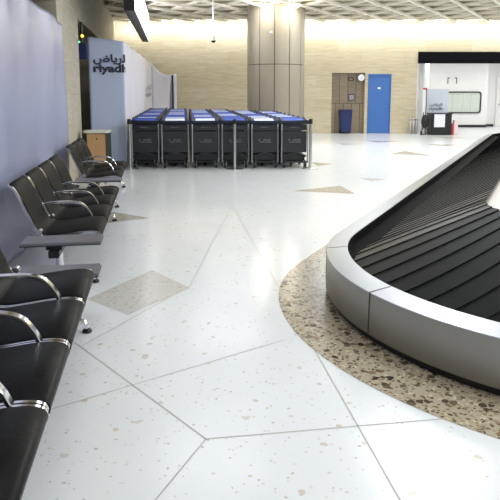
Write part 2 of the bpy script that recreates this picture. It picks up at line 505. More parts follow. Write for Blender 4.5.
# ================================================================== LEFT SIDE: sheet, hoarding, lamps
# draped plastic sheet over the opening
bm = bmesh.new()
na, nz = 150, 60
A0, A1 = -1.2, 9.36
def ztop(a): return 2.53+.012*math.sin(a*1.9)
grid = []
for i in range(na+1):
    a = A0+(A1-A0)*i/na; col = []
    zt = ztop(a)
    for j in range(nz+1):
        z = .01+(zt-.01)*j/nz
        h = z/zt
        b = -1.335+.022*math.sin(a*2.3+z*.6)+.012*math.sin(a*5.1-z*1.4+1)+.003*math.sin(a*11+z*3.1)*h
        b += .006*math.sin((a+z*.9)*6.5)*max(0, h-.45)+.016*math.sin((a-z*.8)*2.9+.6)*h+.02*math.sin((A1-a)*3.0+z*1.2)*math.exp(-(A1-a)*.8)
        b += .012*math.exp(-((a-4.2+z*.5)**2)/.004)+.012*math.exp(-((a-5.9+z*.9)**2)/.006)
        b = max(b, BL+.008) if a > 9.15 else b
        col.append(bm.verts.new(W(b, a+.05*math.sin(z*1.3)*(i == na), z)))
    grid.append(col)
for i in range(na):
    for j in range(nz):
        bm.faces.new((grid[i][j], grid[i+1][j], grid[i+1][j+1], grid[i][j+1]))
sh = obj('plastic_sheet', bm, M_sheet, smooth=True)
sm = sh.modifiers.new('thick', 'SOLIDIFY'); sm.thickness = .004; sm.offset = -1
tag(sh, 'big pale blue plastic sheet hung over the wall opening behind the seats', 'plastic sheet')

# fabric hoarding with lettering
H0 = Vector((-3.235, 12.22, 0)); H1 = Vector((-2.585, 12.5, 0)); H2 = Vector((-3.42, 21.1, 0)); H3 = Vector((-2.58, 21.3, 0))
ht = thing('fabric_hoarding', 'tall pale fabric hoarding printed riyadh, wrapped round a corner left of the trolleys', 'hoarding', tuple(H1))
def curtain(p, q, zt0, zt1, n, sag=None, wave=.012, y_off=0):
    bm = bmesh.new(); d = (q-p); L_ = d.length; d.normalize(); s = Vector((d.y, -d.x, 0)); g = []
    for i in range(n+1):
        t = i/n; zt = zt0+(zt1-zt0)*t+(sag(t) if sag else 0); col = []
        for j in range(25):
            z = .01+(zt-.01)*j/24
            w_ = wave*(math.sin(t*L_*4+z*1.7)+.6*math.sin(t*L_*9-z*2.2))*min(1, 6*t, 6*(1-t))
            col.append(bm.verts.new(p+d*(t*L_)+s*w_+Vector((0, 0, z))-H1))
        g.append(col)
    for i in range(n):
        for j in range(24): bm.faces.new((g[i][j], g[i+1][j], g[i+1][j+1], g[i][j+1]))
    return bm
def cloth(name, bm, m):
    o = obj(name, bm, m, ht, smooth=True)
    md = o.modifiers.new('thick', 'SOLIDIFY'); md.thickness = .006
    return o
cloth('front_sheet', curtain(H0, H1, 2.62, 2.55, 16, wave=.004), M_fabric)
cloth('side_sheet', curtain(H1, H2, 2.55, 2.50, 50), M_fabric2)
cloth('end_sheet', curtain(H2, H3, 2.50, 2.16, 14, lambda t: -.20*math.sin(PI*t)), M_fabric2)
for p, z in ((H0+Vector((.06, 0, 0)), 2.5), (H1, 2.5), (H2, 2.45), (H3, 2.12)):
    bm = bmesh.new(); c_ = p-H1+Vector((-.05, .07, 0)); box(bm, c_.x-.02, c_.x+.02, c_.y-.02, c_.y+.02, 0, z)
    obj('frame_post', bm, M_beam, ht)
bm = bmesh.new(); q = H3-H1
box(bm, q.x-.35, q.x-.17, q.y-.055, q.y-.025, .01, 2.09)
obj('edge_panel', bm, M_purple, ht)
bm = bmesh.new(); box(bm, q.x-.165, q.x-.10, q.y-.055, q.y-.025, .01, 2.10)
obj('edge_strip', bm, M_darkpurple, ht)

def text_mesh(s, size, offset):
    cu = bpy.data.curves.new('txt', 'FONT'); cu.body = s; cu.size = size; cu.offset = offset; cu.extrude = .003
    o = bpy.data.objects.new('txt', cu); C.objects.link(o)
    dg = bpy.context.evaluated_depsgraph_get(); dg.update()
    me = bpy.data.meshes.new_from_object(o.evaluated_get(dg))
    bpy.data.objects.remove(o); 
    return me
ARAB = '\ufebd\ufe8e\ufef3\ufeae\ufedf\ufe8d'
def lettering(name, s, x0, x1, z0, hgt, p, q, m, parent, off, base, fold=None, fdir=None, offset=0.0, xc=1e9):
    """text scaled into width x0..x1 along p->q at height z0, folded at fold"""
    me = text_mesh(s, 1.0, offset)
    bm = bmesh.new(); bm.from_mesh(me); bpy.data.meshes.remove(me)
    xs = [v.co.x for v in bm.verts]; zs = [v.co.y for v in bm.verts]
    sx = (x1-x0)/(max(xs)-min(xs)); mn = min(xs); zb = min(zs); sz = hgt/(max(zs)-zb)
    for v in bm.verts:
        v.co = Vector((x0+(v.co.x-mn)*sx, (v.co.y-zb)*sz, v.co.z))
    d = (q-p).normalized(); nrm = Vector((d.y, -d.x, 0))
    if fold is not None:
        bmesh.ops.bisect_plane(bm, geom=bm.verts[:]+bm.edges[:]+bm.faces[:], plane_co=(fold, 0, 0), plane_no=(1, 0, 0))
        fn = Vector((fdir.y, -fdir.x, 0))
    for v in bm.verts:
        x, z, e = v.co
        if fold is not None and x > fold+1e-5:
            v.co = p+d*fold+fdir*(x-fold)+fn*(off+e)+Vector((0, 0, z0+z))-base
        else:
            v.co = p+d*x+nrm*(off+e)+Vector((0, 0, z0+z))-base
    return obj(name, bm, m, parent)
Lf = (H1-H0).length; fd = (H2-H1).normalized()
lettering('lettering', ARAB, .09, .80, 2.075, .215, H0, H1, M_navy, ht, .018, H1, Lf, fd, .028)
lettering('lettering', 'riyadh', .09, .79, 1.875, .215, H0, H1, M_navy, ht, .018, H1, Lf, fd, .036)
lettering('lettering', ARAB, 5.5, 7.9, 1.55, .22, H1, H2, M_greytext, ht, .03, H1, None, None, .004)
lettering('lettering', 'riyadh', 5.5, 7.8, 1.33, .19, H1, H2, M_greytext, ht, .03, H1, None, None, .004)

# lit overhead sign box, hung along the left
sg = thing('hanging_light_sign', 'long overhead box sign with a glowing white face and dark case, hung from the ceiling', 'sign', (-2.33, 11.4, 3.02), math.radians(7.4))
bm = bmesh.new(); box(bm, 0, .2, 0, 7.2, 0, .8)
obj('case', bm, M_case, sg, bevel=.008)
bm = bmesh.new(); box(bm, .2, .212, .02, 7.18, .02, .78)
obj('light_face', bm, M_lit, sg)
for y in (.8, 3.6, 6.4):
    bm = bmesh.new(); tube(bm, [(.1, y, .79), (.1, y, CEIL+.07-3.02)], .012, 8, Vector((1, 0, 0)))
    obj('hanger_rod', bm, M_chrome, sg)
# signal lamps in the second opening
bm = bmesh.new()
sl = thing('control_box', 'dark blue control box with small yellow and green lamps in the gap beside the stone pillar', 'control box', (-3.29, 11.98, 2.17), WRZ)
box(bm, -.10, .10, -.1, .1, .0, .30)
obj('casing', bm, M_binblue, sl, bevel=.02)
bm = bmesh.new(); tube(bm, [(0, 0, .30), (0, 0, .71)], .025, 8, Vector((1, 0, 0)))
obj('bracket', bm, M_bronze, sl)
bm = bmesh.new(); bmesh.ops.create_uvsphere(bm, u_segments=12, v_segments=8, radius=.02, matrix=Matrix.Translation((-.04, -.06, .325)))
obj('green_lamp', bm, M_green, sl, smooth=True)
bm = bmesh.new(); bmesh.ops.create_uvsphere(bm, u_segments=12, v_segments=8, radius=.03, matrix=Matrix.Translation((.02, -.05, .44)))
obj('yellow_lamp', bm, M_yellow, sl, smooth=True)
sl['label'] = 'dark blue control box with yellow and green lamps beside the stone pillar'

# ================================================================== SEATING
def profile():
    P = [(-.425, .372), (-.418, .400), (-.440, .428), (-.50, .440), (-.60, .434), (-.72, .418), (-.83, .405), (-.885, .412), (-.925, .452),
         (-.965, .54), (-1.01, .65), (-1.050, .745), (-1.085, .808), (-1.125, .826)]
    return [(p.x, p.y) for p in smooth_pts([(x, y, 0) for x, y in P], 2)]
PROF = profile()
def offset_prof(P, t):
    out = []
    for i, (x, z) in enumerate(P):
        a = P[max(i-1, 0)]; b = P[min(i+1, len(P)-1)]
        dx, dz = b[0]-a[0], b[1]-a[1]; l = math.hypot(dx, dz) or 1
        out.append((x-dz/l*t, z+dx/l*t))
    return out
def seat_bm(w, part):
    n = len(PROF)
    cut = next(i for i, p in enumerate(PROF) if p[0] < -.895)
    rng = range(0, cut+1) if part == 'seat' else range(cut, n)
    top = [PROF[i] for i in rng]
    bot = offset_prof(top, .030 if part == 'seat' else .026)
    bm = bmesh.new(); hw = w/2
    rows = []
    for y in (-hw, -hw+.012, hw-.012, hw):
        e = abs(abs(y)-hw) < 1e-6
        rows.append([bm.verts.new((x, y, z-(0.006 if e else 0))) for x, z in top]+[bm.verts.new((x, y, z)) for x, z in bot[::-1]])
    m = len(rows[0])
    for a, b in zip(rows, rows[1:]):
        for k in range(m):
            bm.faces.new((a[k], a[(k+1) % m], b[(k+1) % m], b[k]))
    k = len(top)
    for r in (rows[0], rows[-1]):
        for i in range(k-1):
            bm.faces.new((r[i], r[i+1], r[m-2-i], r[m-1-i]))
    return bm
def side_frame_bm(y):
    bm = bmesh.new()
    P = offset_prof(PROF, .012)
    pts = [(-.455, y, .352)]+[(x, y, z-.004) for x, z in P]
    sweep(bm, pts, [(-.008, -.016), (.008, -.016), (.008, .014), (-.008, .014)], Vector((0, 1, 0)))
    return bm
def bracket_bm(y):
    bm = bmesh.new()
    # cast web below the seat joint, beam to front lip, with a knuckle at the back
    sweep(bm, smooth_pts([(-.43, y, .385), (-.50, y, .405), (-.62, y, .395), (-.75, y, .35), (-.86, y, .37), (-.93, y, .43)], 2),
          [(-.011, -.022), (.011, -.022), (.011, .018), (-.011, .018)], Vector((0, 1, 0)))
    lathe(bm, [(.024, -.03), (.024, .03)], 12, M=Matrix.Translation((-.905, y, .435)) @ Matrix.Rotation(PI/2, 4, 'X'))
    return bm
def arm_bm(y):
    bm = bmesh.new()
    pts = smooth_pts([(-.975, y, .548), (-.93, y, .566), (-.82, y, .568), (-.70, y, .566), (-.635, y, .545), (-.585, y, .49), (-.555, y, .425)], 2)
    sweep(bm, pts, [(-.010, -.017), (-.006, -.021), (.006, -.021), (.010, -.017), (.010, .017), (.006, .021), (-.006, .021), (-.010, .017)], Vector((0, 1, 0)))
    return bm
def leg_bm():
    bm = bmesh.new()
    lathe(bm, [(.032, .06), (.028, .12), (.028, .30)], 14, (-.76, 0))
    for s in (1, -1):
        pts = smooth_pts([(-.76, 0, .10), (-.76+s*.10, 0, .105), (-.76+s*.22, 0, .085), (-.76+s*.265, 0, .065), (-.76+s*.275, 0, .028)], 2)
        tube(bm, pts, .017, 10, Vector((0, 1, 0)))
    return bm
def glide_bm(s):
    bm = bmesh.new()
    lathe(bm, [(.030, .0), (.032, .008), (.026, .020), (.012, .030)], 16, (-.76+s*.275, 0))
    return bm

def bench(a0, n, pitch, tables, label, arms, leather, back_m, db=0.0):
    """seats run from a0 towards +a ; local frame: x = b, y = a-a0"""
    root = thing('beam_seat_bench', label, 'bench', tuple(U*a0+NN*db), WRZ, 'airport benches along the sheeted wall')
    L = n*pitch
    y0 = -.27 if 'near' in tables else -.06
    y1 = L+(.25 if 'far' in tables else .06)
    bm = bmesh.new(); box(bm, -.80, -.72, y0, y1, .285, .345)
    obj('beam', bm, M_beam, root, bevel=.006)
    sm_ = seat_bm(pitch-.05, 'seat'); bk_ = seat_bm(pitch-.085, 'back')
    s0 = b0 = None
    for i in range(n):
        yc = (i+.5)*pitch
        if s0 is None:
            s0 = obj('seat', sm_, leather, root, smooth=True); b0 = obj('backrest', bk_, back_m, root, smooth=True)
            s0.location.y = b0.location.y = yc
        else:
            for o in (s0, b0):
                c = o.copy(); C.objects.link(c); c.parent = root; c.location.y = yc
        for s in (-1, 1):
            obj('side_frame', side_frame_bm(yc+s*(pitch/2-.020)), M_chrome, root, smooth=True)
    for i in range(n+1):
        obj('bracket', bracket_bm(i*pitch), M_chrome, root, smooth=True)
        if i in arms:
            obj('armrest', arm_bm(i*pitch), M_chrome, root, smooth=True)
    for y in (0.0, L):
        lg = obj('leg', leg_bm(), M_chrome, root, smooth=True); lg.location.y = y
        for s in (1, -1):
            obj('glide', glide_bm(s), M_glide, lg, smooth=True)
    for t in tables:
        ya, yb = (-.29, -.03) if t == 'near' else (L+.03, L+.27)
        z = .392 if t == 'near' else .36
        bm = bmesh.new(); box(bm, -1.0, -.41, ya, yb, z, z+.02)
        tp = obj('table_top', bm, M_table, root, bevel=.004)
        bm = bmesh.new()
        box(bm, -1.004, -.406, ya-.004, yb+.004, z-.006, z+.0)
        obj('edge_band', bm, M_edge, tp)
        bm = bmesh.new(); box(bm, -.82, -.70, (ya+yb)/2-.08, (ya+yb)/2+.08, .345, z-.006)
        obj('table_bracket', bm, M_beam, tp)
    return root

bench(3.835-4*.565, 4, .565, ['far'], 'nearest black leatherette bench of four seats with chrome arms, at the left edge', (1, 2, 3), M_leather, M_leather, .012)
bench(4.885, 4, .59, ['near'], 'middle dark bench of four seats with a grey table at its near end', (1, 2, 3), M_mesh, M_mesh, -.035)
bench(8.12, 3, .57, ['near'], 'farthest dark bench of three seats, standing before the stone pillar and wooden bin', (1, 2, ), M_mesh, M_mesh, -.06)

# wooden litter bin
wb = thing('litter_bin', 'wood fronted litter bin with a pale lid standing behind the farthest bench', 'bin', (-2.80, 11.0, 0), math.radians(8.85))
poly = [(-.23, -.14), (-.165, -.24), (.165, -.24), (.23, -.14), (.23, .2), (-.23, .2)]
bm = bmesh.new(); prism(bm, poly, .02, .80)
obj('body', bm, M_binside, wb, bevel=.006)
bm = bmesh.new(); box(bm, -.16, .16, -.256, -.238, .06, .785)
obj('front_panel', bm, M_wood, wb, bevel=.004)
bm = bmesh.new(); prism(bm, [(x*1.03, y*1.05) for x, y in poly], .80, .835)
obj('lid', bm, M_pale, wb, bevel=.006)
bm = bmesh.new(); lathe(bm, [(.014, 0), (.014, .012)], 12, M=Matrix.Translation((.01, -.268, .70)) @ Matrix.Rotation(-PI/2, 4, 'X'))
obj('lock', bm, M_bronze, wb)

# ================================================================== LUGGAGE TROLLEYS
ORD = ['first', 'second', 'third', 'fourth', 'fifth', 'sixth', 'seventh', 'eighth', 'ninth', 'tenth', 'eleventh', 'twelfth', 'thirteenth', 'fourteenth', 'fifteenth']
CW = .266
def glyph_row(bm, x0, x1, z, h, y, n):
    x = x0; step = (x1-x0)/n
    for k in range(n):
        if random.random() < .12: continue
        w = step*random.uniform(.55, .8); hh = h*random.choice((.65, .65, 1.0, .8))
        xs = x0+k*step
        t = .0055
        box(bm, xs, xs+t, y-.002, y, z, z+hh)
        box(bm, xs, xs+w, y-.002, y, z+hh-t, z+hh)
        if random.random() < .6: box(bm, xs+w-t, xs+w, y-.002, y, z, z+hh)
        if random.random() < .5: box(bm, xs, xs+w, y-.002, y, z, z+t)
def trolley_front():
    r = thing('luggage_trolley', 'x', 'luggage trolley')
    bm = bmesh.new(); box(bm, -.248, .248, -.012, .012, .315, .745)
    p = obj('back_panel', bm, M_panel, r, bevel=.006)
    bm = bmesh.new(); glyph_row(bm, -.13, .13, .555, .040, -.012, 11); glyph_row(bm, -.10, .14, .515, .030, -.012, 13)
    obj('printed_text', bm, M_carttext, p)
    bm = bmesh.new(); box(bm, -.248, .248, -.014, .010, .762, .885)
    p2 = obj('upper_panel', bm, M_panel2, r, bevel=.005)
    bm = bmesh.new(); glyph_row(bm, -.09, .09, .815, .026, -.014, 9)
    obj('printed_text', bm, M_carttext, p2)
    for s in (-1, 1):
        bm = bmesh.new()
        pts = smooth_pts([(s*CW, -.03, .10), (s*CW, -.02, .5), (s*CW, -.02, .86), (s*CW, -.045, .915)], 1)
        tube(bm, pts, .0155, 8, Vector((0, 1, 0)))
        obj('side_post', bm, M_cart, r, smooth=True)
    bm = bmesh.new(); tube(bm, [(-.278, -.05, .915), (.278, -.05, .915)], .024, 10)
    obj('handle_bar', bm, M_hdark, r, smooth=True)
    # sloping dashboard behind the bar
    bm = bmesh.new()
    Mx = Matrix.Translation((0, -.03, .925)) @ Matrix.Rotation(math.radians(9), 4, 'X')
    obox(bm, Mx, -.232, .232, 0, .42, -.012, .012)
    obj('dashboard', bm, M_hblue, r, bevel=.006)
    for s in (-1, 1):
        bm = bmesh.new(); tube(bm, [Mx @ Vector((s*.254, -.02, .006)), Mx @ Vector((s*.254, .44, .006))], .022, 8)
        obj('side_rail', bm, M_hdark, r, smooth=True)
    bm = bmesh.new(); obox(bm, Mx, -.195, .195, .09, .32, .012, .016)
    obj('dashboard_insert', bm, M_hmid, r)
    # base frame, curved apron, wheels
    bm = bmesh.new()
    for s in (-1, 1):
        tube(bm, [(s*CW, -.03, .11), (s*.235, .25, .13), (s*.17, .50, .15)], .014, 8)
    tube(bm, [(-.17, .50, .15), (.17, .50, .15)], .014, 8); tube(bm, [(-CW, -.03, .12), (CW, -.03, .12)], .016, 8)
    tube(bm, [(-.25, .12, .13), (.25, .12, .13)], .012, 8)
    obj('base_frame', bm, M_cartblack, r, smooth=True)
    bm = bmesh.new()
    sweep(bm, [(-.24, 0, .24)]+[(x, 0, .30-.10*(x/.24)**2) for x in (-.18, -.1, 0, .1, .18)]+[(.24, 0, .24)], [(-.01, -.02), (.01, -.02), (.01, .02), (-.01, .02)])
    obj('lower_apron', bm, M_cartblack, r)
    bm = bmesh.new(); box(bm, -.22, .22, .03, .46, .15, .27)
    obj('luggage_deck', bm, M_cartblack, r, bevel=.005)
    for x, y in ((-.215, -.03), (.215, -.03), (0, .43)):
        bm = bmesh.new()
        Mw = Matrix.Translation((x, y, .068)) @ Matrix.Rotation(PI/2, 4, 'Y')
        lathe(bm, [(.030, -.020), (.060, -.022), (.068, -.012), (.068, .012), (.060, .022), (.030, .020)], 20, M=Mw)
        wh = obj('wheel', bm, M_cartblack, r, smooth=True)
        bm = bmesh.new(); lathe(bm, [(.024, -.028), (.024, .028)], 12, M=Mw)
        box(bm, x-.032, x-.026, y-.012, y+.02, .06, .15); box(bm, x+.026, x+.032, y-.012, y+.02, .06, .15)
        obj('wheel_fork', bm, M_cart, wh)
    return r
front = trolley_front()
def recolour(root, insert, m):
    for ch in root.children:
        if ch.name.startswith(insert):
            for s in ch.material_slots:
                s.link = 'OBJECT'; s.material = m
CARTS = [(-2.125, 13), (-1.515, 12), (-.900, 11), (-.298, 11), (.300, 9), (.902, 8)]
WHITE = {0: {1, 4, 5, 8, 9, 11, 12}, 1: {0, 1, 4, 5, 6, 8, 9, 10}, 2: {0, 2, 3, 6, 7, 8, 9, 10}, 3: {3, 4, 7, 8, 9, 10}, 4: {0, 1, 2, 5, 6, 7, 8}, 5: {2, 3, 4, 6, 7}}
RDIR = math.radians(6.3)
used = False
for i, (x, n) in enumerate(CARTS):
    for j in range(n):
        r = front if not used else copy_tree(front)
        used = True
        yy = j*.585
        r.location = (x-math.sin(RDIR)*yy, 12.14+math.cos(RDIR)*yy*1.0, 0)
        r.rotation_euler = (0, 0, RDIR+(random.uniform(-.012, .012) if j else 0))
        wht = j in WHITE[i]
        recolour(r, 'dashboard_insert', M_hwhite if wht else M_hmid)
        recolour(r, 'dashboard', M_hdark) if False else None
        side = ['at the far left', 'second from the left', 'third from the left', 'third from the right', 'second from the right', 'at the far right'][i]
        if j == 0:
            lb = 'front luggage trolley with charcoal panel, heading the trolley row %s' % side
        elif j == n-1:
            lb = 'rearmost luggage trolley, last in the nested trolley row %s' % side
        else:
            lb = '%s luggage trolley from the front in the nested row %s' % (ORD[j], side)
        tag(r, lb, 'luggage trolley', 'nested luggage trolleys')

# barrier posts with the dark tape
def post(x, y, label, tapes):
    r = thing('barrier_post', label, 'barrier post', (x, y, 0), 0, 'belt barrier posts before the trolleys')
    bm = bmesh.new(); lathe(bm, [(.0, 0), (.165, 0), (.165, .012), (.11, .024), (.034, .034)], 28, cap=False)
    obj('base', bm, M_post, r, smooth=True)
    bm = bmesh.new(); lathe(bm, [(.030, .03), (.030, .90)], 16)
    obj('pole', bm, M_post, r, smooth=True)
    bm = bmesh.new(); lathe(bm, [(.034, .90), (.038, .905), (.038, .985), (.03, 1.0)], 16)
    obj('belt_head', bm, M_cartblack, r, smooth=True)
    for (tx, ty) in tapes:
        d = Vector((tx-x, ty-y, 0)); L = d.length; d.normalize()
        bm = bmesh.new()
        pts = [d*(.036+(L-.072)*k/8)+Vector((0, 0, .945-.01*math.sin(PI*k/8))) for k in range(9)]
        sweep(bm, pts, [(-.002, -.028), (.002, -.028), (.002, .028), (-.002, .028)])
        obj('belt', bm, M_tape, r)
    return r
PL, PM, PR = (-2.40, 11.95), (-.305, 11.93), (1.215, 12.02)
post(*PL, 'slim steel barrier post at the left end of the trolley rows', [PM])
post(*PM, 'slim steel barrier post in front of the trolleys, below the middle of the belt', [PR])
post(*PR, 'slim steel barrier post at the right end of the trolley rows', [])

# ================================================================== CAROUSEL
cr = thing('baggage_carousel', 'large baggage carousel with brushed steel surround and sloping black overlapping slats', 'baggage carousel', tuple(CC))
def ring_mesh(prof, mats, name, smooth=True, closed_prof=False, mi=None):
    bm = bmesh.new(); rr = []
    for R, z in prof:
        rr.append([bm.verts.new(p-CC) for p in track(R, z, 64, 30)])
    n = len(rr[0]); m = len(rr)
    for i in range(m if closed_prof else m-1):
        a, b = rr[i], rr[(i+1) % m]
        for k in range(n):
            f = bm.faces.new((a[k], a[(k+1) % n], b[(k+1) % n], b[k]))
            if mi: f.material_index = mi[i]
    return obj(name, bm, mats, cr, smooth=smooth)
ring_mesh([(1.872, .055), (1.867, .319), (1.85, .316), (1.85, .055)], M_steel, 'fascia', closed_prof=True)
ring_mesh([(1.869, .318), (1.869, .324), (1.708, .342), (1.708, .325), (1.84, .312)], M_sill, 'sill', closed_prof=True)
ring_mesh([(1.835, .0), (1.835, .06), (1.80, .06), (1.80, 0)], M_kick, 'kick_plate', closed_prof=True)
ring_mesh([(1.707, .339), (1.697, .335), (1.692, .268), (1.46, .285), (1.46, .20), (1.707, .20)], M_rub2, 'bumper_strip', closed_prof=True)
ring_mesh([(.70, .10), (.70, .672), (.64, .70), (.60, .715), (.3, .74), (.02, .745), (.02, .10)], M_island, 'island_cover', closed_prof=True)
# seams of the surround
def at_turn(th, R, z):
    a = math.radians(th); p = -NM*R*math.cos(a)-T*R*math.sin(a); return Vector((p.x, p.y, z))
for th in (17, 50, 83, 116):
    bm = bmesh.new()
    pts = [at_turn(th, 1.8735, .06), at_turn(th, 1.870, .318), at_turn(th, 1.869, .3245), at_turn(th, 1.712, .3425)]
    tube(bm, pts, .0022, 4, Vector((.3, .5, .2)))
    obj('seam', bm, M_kick, cr)
# slats
def pos_straight(s, R, side):   # side -1 = left run
    return NM*R*side+T*s
def slat_edge(u):
    """u: running length. returns list of points from outer to inner edge. u<0 on left straight (distance from turn), 0..n on turn"""
    n = 8; P = []
    for k in range(n+1):
        w_ = k/n
        z = .30+(.705-.30)*w_
        bulge = .03*math.sin(PI*w_)
        if u <= 0:
            R = 1.50-(1.50-.68)*w_ ; lead = .13*w_*min(1, 1)
            p = pos_straight(-u+lead-bulge, R, -1)
        elif u < 180:
            blend = min(1, u/25.0)*min(1, (180-u)/25.0)
            Ro = 1.50+.185*blend
            zo = .30-.012*blend
            R = Ro-(Ro-.68)*w_
            z = zo+(.705-zo)*w_
            shift = (-11+(min(u, 70))*.42)*w_
            if u+shift < 0:
                p = pos_straight(math.radians(-(u+shift))*R, R, -1)
            else:
                p = at_turn(u+shift, R, 0)
        else:
            R = 1.50-(1.50-.68)*w_; lead = .0
            p = pos_straight((u-180)/100.0, R, 1)
        P.append(Vector((p.x, p.y, z)))
    return P
def slat_bm(bm, u0, u1):
    A = slat_edge(u0); B = slat_edge(u1)
    up = Vector((0, 0, 1)); rows = []
    # leading edge raised so that each slat laps over the next
    for P, dz in ((A, .002), (A, .010), (B, .002), (B, -.010)):
        rows.append([bm.verts.new(p+up*dz) for p in P])
    n = len(rows[0])
    for i in range(4):
        a, b = rows[i], rows[(i+1) % 4]
        for k in range(n-1): bm.faces.new((a[k], a[k+1], b[k+1], b[k]))
    for k in (0, n-1): bm.faces.new([r[k] for r in rows])
    return bm
PITCH = .158
us = []
for k in range(72): us.append((-(k+1)*PITCH, -k*PITCH))
for k in range(28): us.append((k*180/28, (k+1)*180/28))
for (a, b) in us:
    o = obj('slat', slat_bm(bmesh.new(), b, a), M_rubber_brown if (-.5 < a < 20) else M_rubber, cr, smooth=False)
bm = bmesh.new()
k = 72
while k*PITCH < LEN: slat_bm(bm, -k*PITCH, -(k+1)*PITCH); k += 1
for k in range(int(LEN/.158)): slat_bm(bm, 180+k*15.8, 180+(k+1)*15.8)
st_ = obj('slat_run', bm, M_rubber, cr, kind='stuff')

# ================================================================== BACK OF THE HALL
# wall clock
ck = thing('wall_clock', 'round white wall clock above the niche, left of the blue door', 'clock', (4.04, YB-.0, 2.03))
bm = bmesh.new(); lathe(bm, [(.135, 0), (.135, .035), (.115, .04)], 32, M=Matrix.Rotation(PI/2, 4, 'X'))
obj('rim', bm, M_bronze, ck, smooth=True)
bm = bmesh.new(); lathe(bm, [(.118, .038), (.118, .044)], 32, M=Matrix.Rotation(PI/2, 4, 'X'))
obj('dial', bm, M_paper, ck)
bm = bmesh.new()
for an, l, w_ in ((60, .06, .012), (200, .09, .008)):
    obox(bm, Matrix.Rotation(math.radians(an), 4, 'Y'), -w_/2, w_/2, -.05, -.045, -.01, l)
obj('hands', bm, M_bronze, ck)
# framed notice in the niche
nf = thing('framed_notice', 'small dark framed notice on the brown tiles of the niche', 'notice', (3.74, YB+.19, 1.20))
bm = bmesh.new(); box(bm, -.11, .11, 0, .03, 0, .24)
obj('frame', bm, M_bronze, nf, bevel=.005)
bm = bmesh.new(); box(bm, -.085, .085, -.004, 0, .03, .21)
obj('sheet', bm, M_purple, nf)
n2 = thing('wall_socket', 'small dark fitting high on the niche tiles, left of the clock', 'fitting', (3.70, YB+.19, 1.92))
bm = bmesh.new(); box(bm, -.10, .10, 0, .03, 0, .13); obj('plate', bm, M_bronze, n2, bevel=.005)
bm = bmesh.new(); box(bm, -.06, .06, -.01, 0, .03, .10); obj('cover', bm, M_niche, n2)
# navy wheelie bin
wbn = thing('wheelie_bin', 'navy blue plastic bin standing in the brown tiled niche', 'bin', (3.50, YB-.02, 0), math.radians(4))
bm = bmesh.new()
v, fs = box(bm, -.22, .22, -.16, .18, .06, .82)
for w_ in v:
    if w_.co.z < .5: w_.co.x *= .82; w_.co.y *= .85
obj('body', bm, M_binblue, wbn, bevel=.02)
bm = bmesh.new(); box(bm, -.24, .24, -.18, .20, .82, .875); obj('lid', bm, M_binblue, wbn, bevel=.02)
bm = bmesh.new(); tube(bm, [(-.2, .2, .83), (.2, .2, .83)], .018); obj('handle', bm, M_binblue, wbn)
for s in (-1, 1):
    bm = bmesh.new(); lathe(bm, [(.07, -.02), (.07, .02)], 18, M=Matrix.Translation((s*.17, .13, .07)) @ Matrix.Rotation(PI/2, 4, 'Y'))
    obj('wheel', bm, M_glide, wbn, smooth=True)
# steel queue posts by the corner
for k, x in enumerate((5.82, 5.95, 6.06)):
    r = thing('steel_bollard', ('left', 'middle', 'right')[k]+' of three short steel bollards at the corner of the stone wall', 'bollard', (x, YB-.32+.05*k, 0), 0, 'steel bollards at the wall corner')
    bm = bmesh.new(); lathe(bm, [(.06, 0), (.06, .015), (.045, .02), (.045, .54), (.03, .57)], 18); obj('pole', bm, M_post, r, smooth=True)
    bm = bmesh.new(); lathe(bm, [(.048, .50), (.048, .53)], 18); obj('collar', bm, M_bronze, r)
# black desk with a notice, poster board behind
dk = thing('counter_desk', 'black counter desk in front of the pale poster board', 'desk', (6.78, 21.5, 0))
bm = bmesh.new(); box(bm, -.36, .36, -.2, .25, .02, .74); obj('body', bm, M_cartblack, dk, bevel=.006)
bm = bmesh.new(); box(bm, -.38, .38, -.23, .27, .74, .775); obj('top', bm, M_edge, dk, bevel=.005)
bm = bmesh.new(); box(bm, -.34, .34, -.18, .23, 0, .02); obj('plinth', bm, M_kick, dk)
pp = obj('paper_notice', (lambda b: (box(b, 6.52, 6.90, 21.292, 21.30, .28, .738), b)[1])(bmesh.new()), M_paper)
tag(pp, 'blank white paper notice fixed to the front of the black desk', 'notice')
pb = thing('poster_stand', 'pale grey poster board with dark lettering standing behind the black desk', 'poster board', (6.80, 22.0, 0))
bm = bmesh.new(); box(bm, -.42, .42, 0, .03, .05, 1.62); bd = obj('board', bm, M_board, pb, bevel=.006)
bm = bmesh.new()
for s in (-1, 1): box(bm, s*.3-.03, s*.3+.03, -.12, .15, 0, .05)
obj('foot', bm, M_cartblack, pb)
B0 = Vector((6.80-.42, 22.0, 0)); B1 = Vector((6.80+.42, 22.0, 0)); PB = Vector((6.80, 22.0, 0))
lettering('lettering', ARAB, .16, .62, .99, .12, B0, B1, M_navy, pb, .006, PB, None, None, .01)
lettering('lettering', 'riyadh', .14, .64, .83, .13, B0, B1, M_navy, pb, .006, PB, None, None, .01)
# small red and white bottle-like extinguisher beside the desk
ex = thing('plastic_canister', 'red and pale pink canister on the floor at the right of the black desk', 'canister', (7.29, 21.5, 0))
bm = bmesh.new(); box(bm, -.10, -.02, -.1, .1, 0, .40); obj('red_half', bm, M_red, ex, bevel=.015)
bm = bmesh.new(); box(bm, -.02, .12, -.1, .1, 0, .52); obj('pale_half', bm, M_pink, ex, bevel=.015)
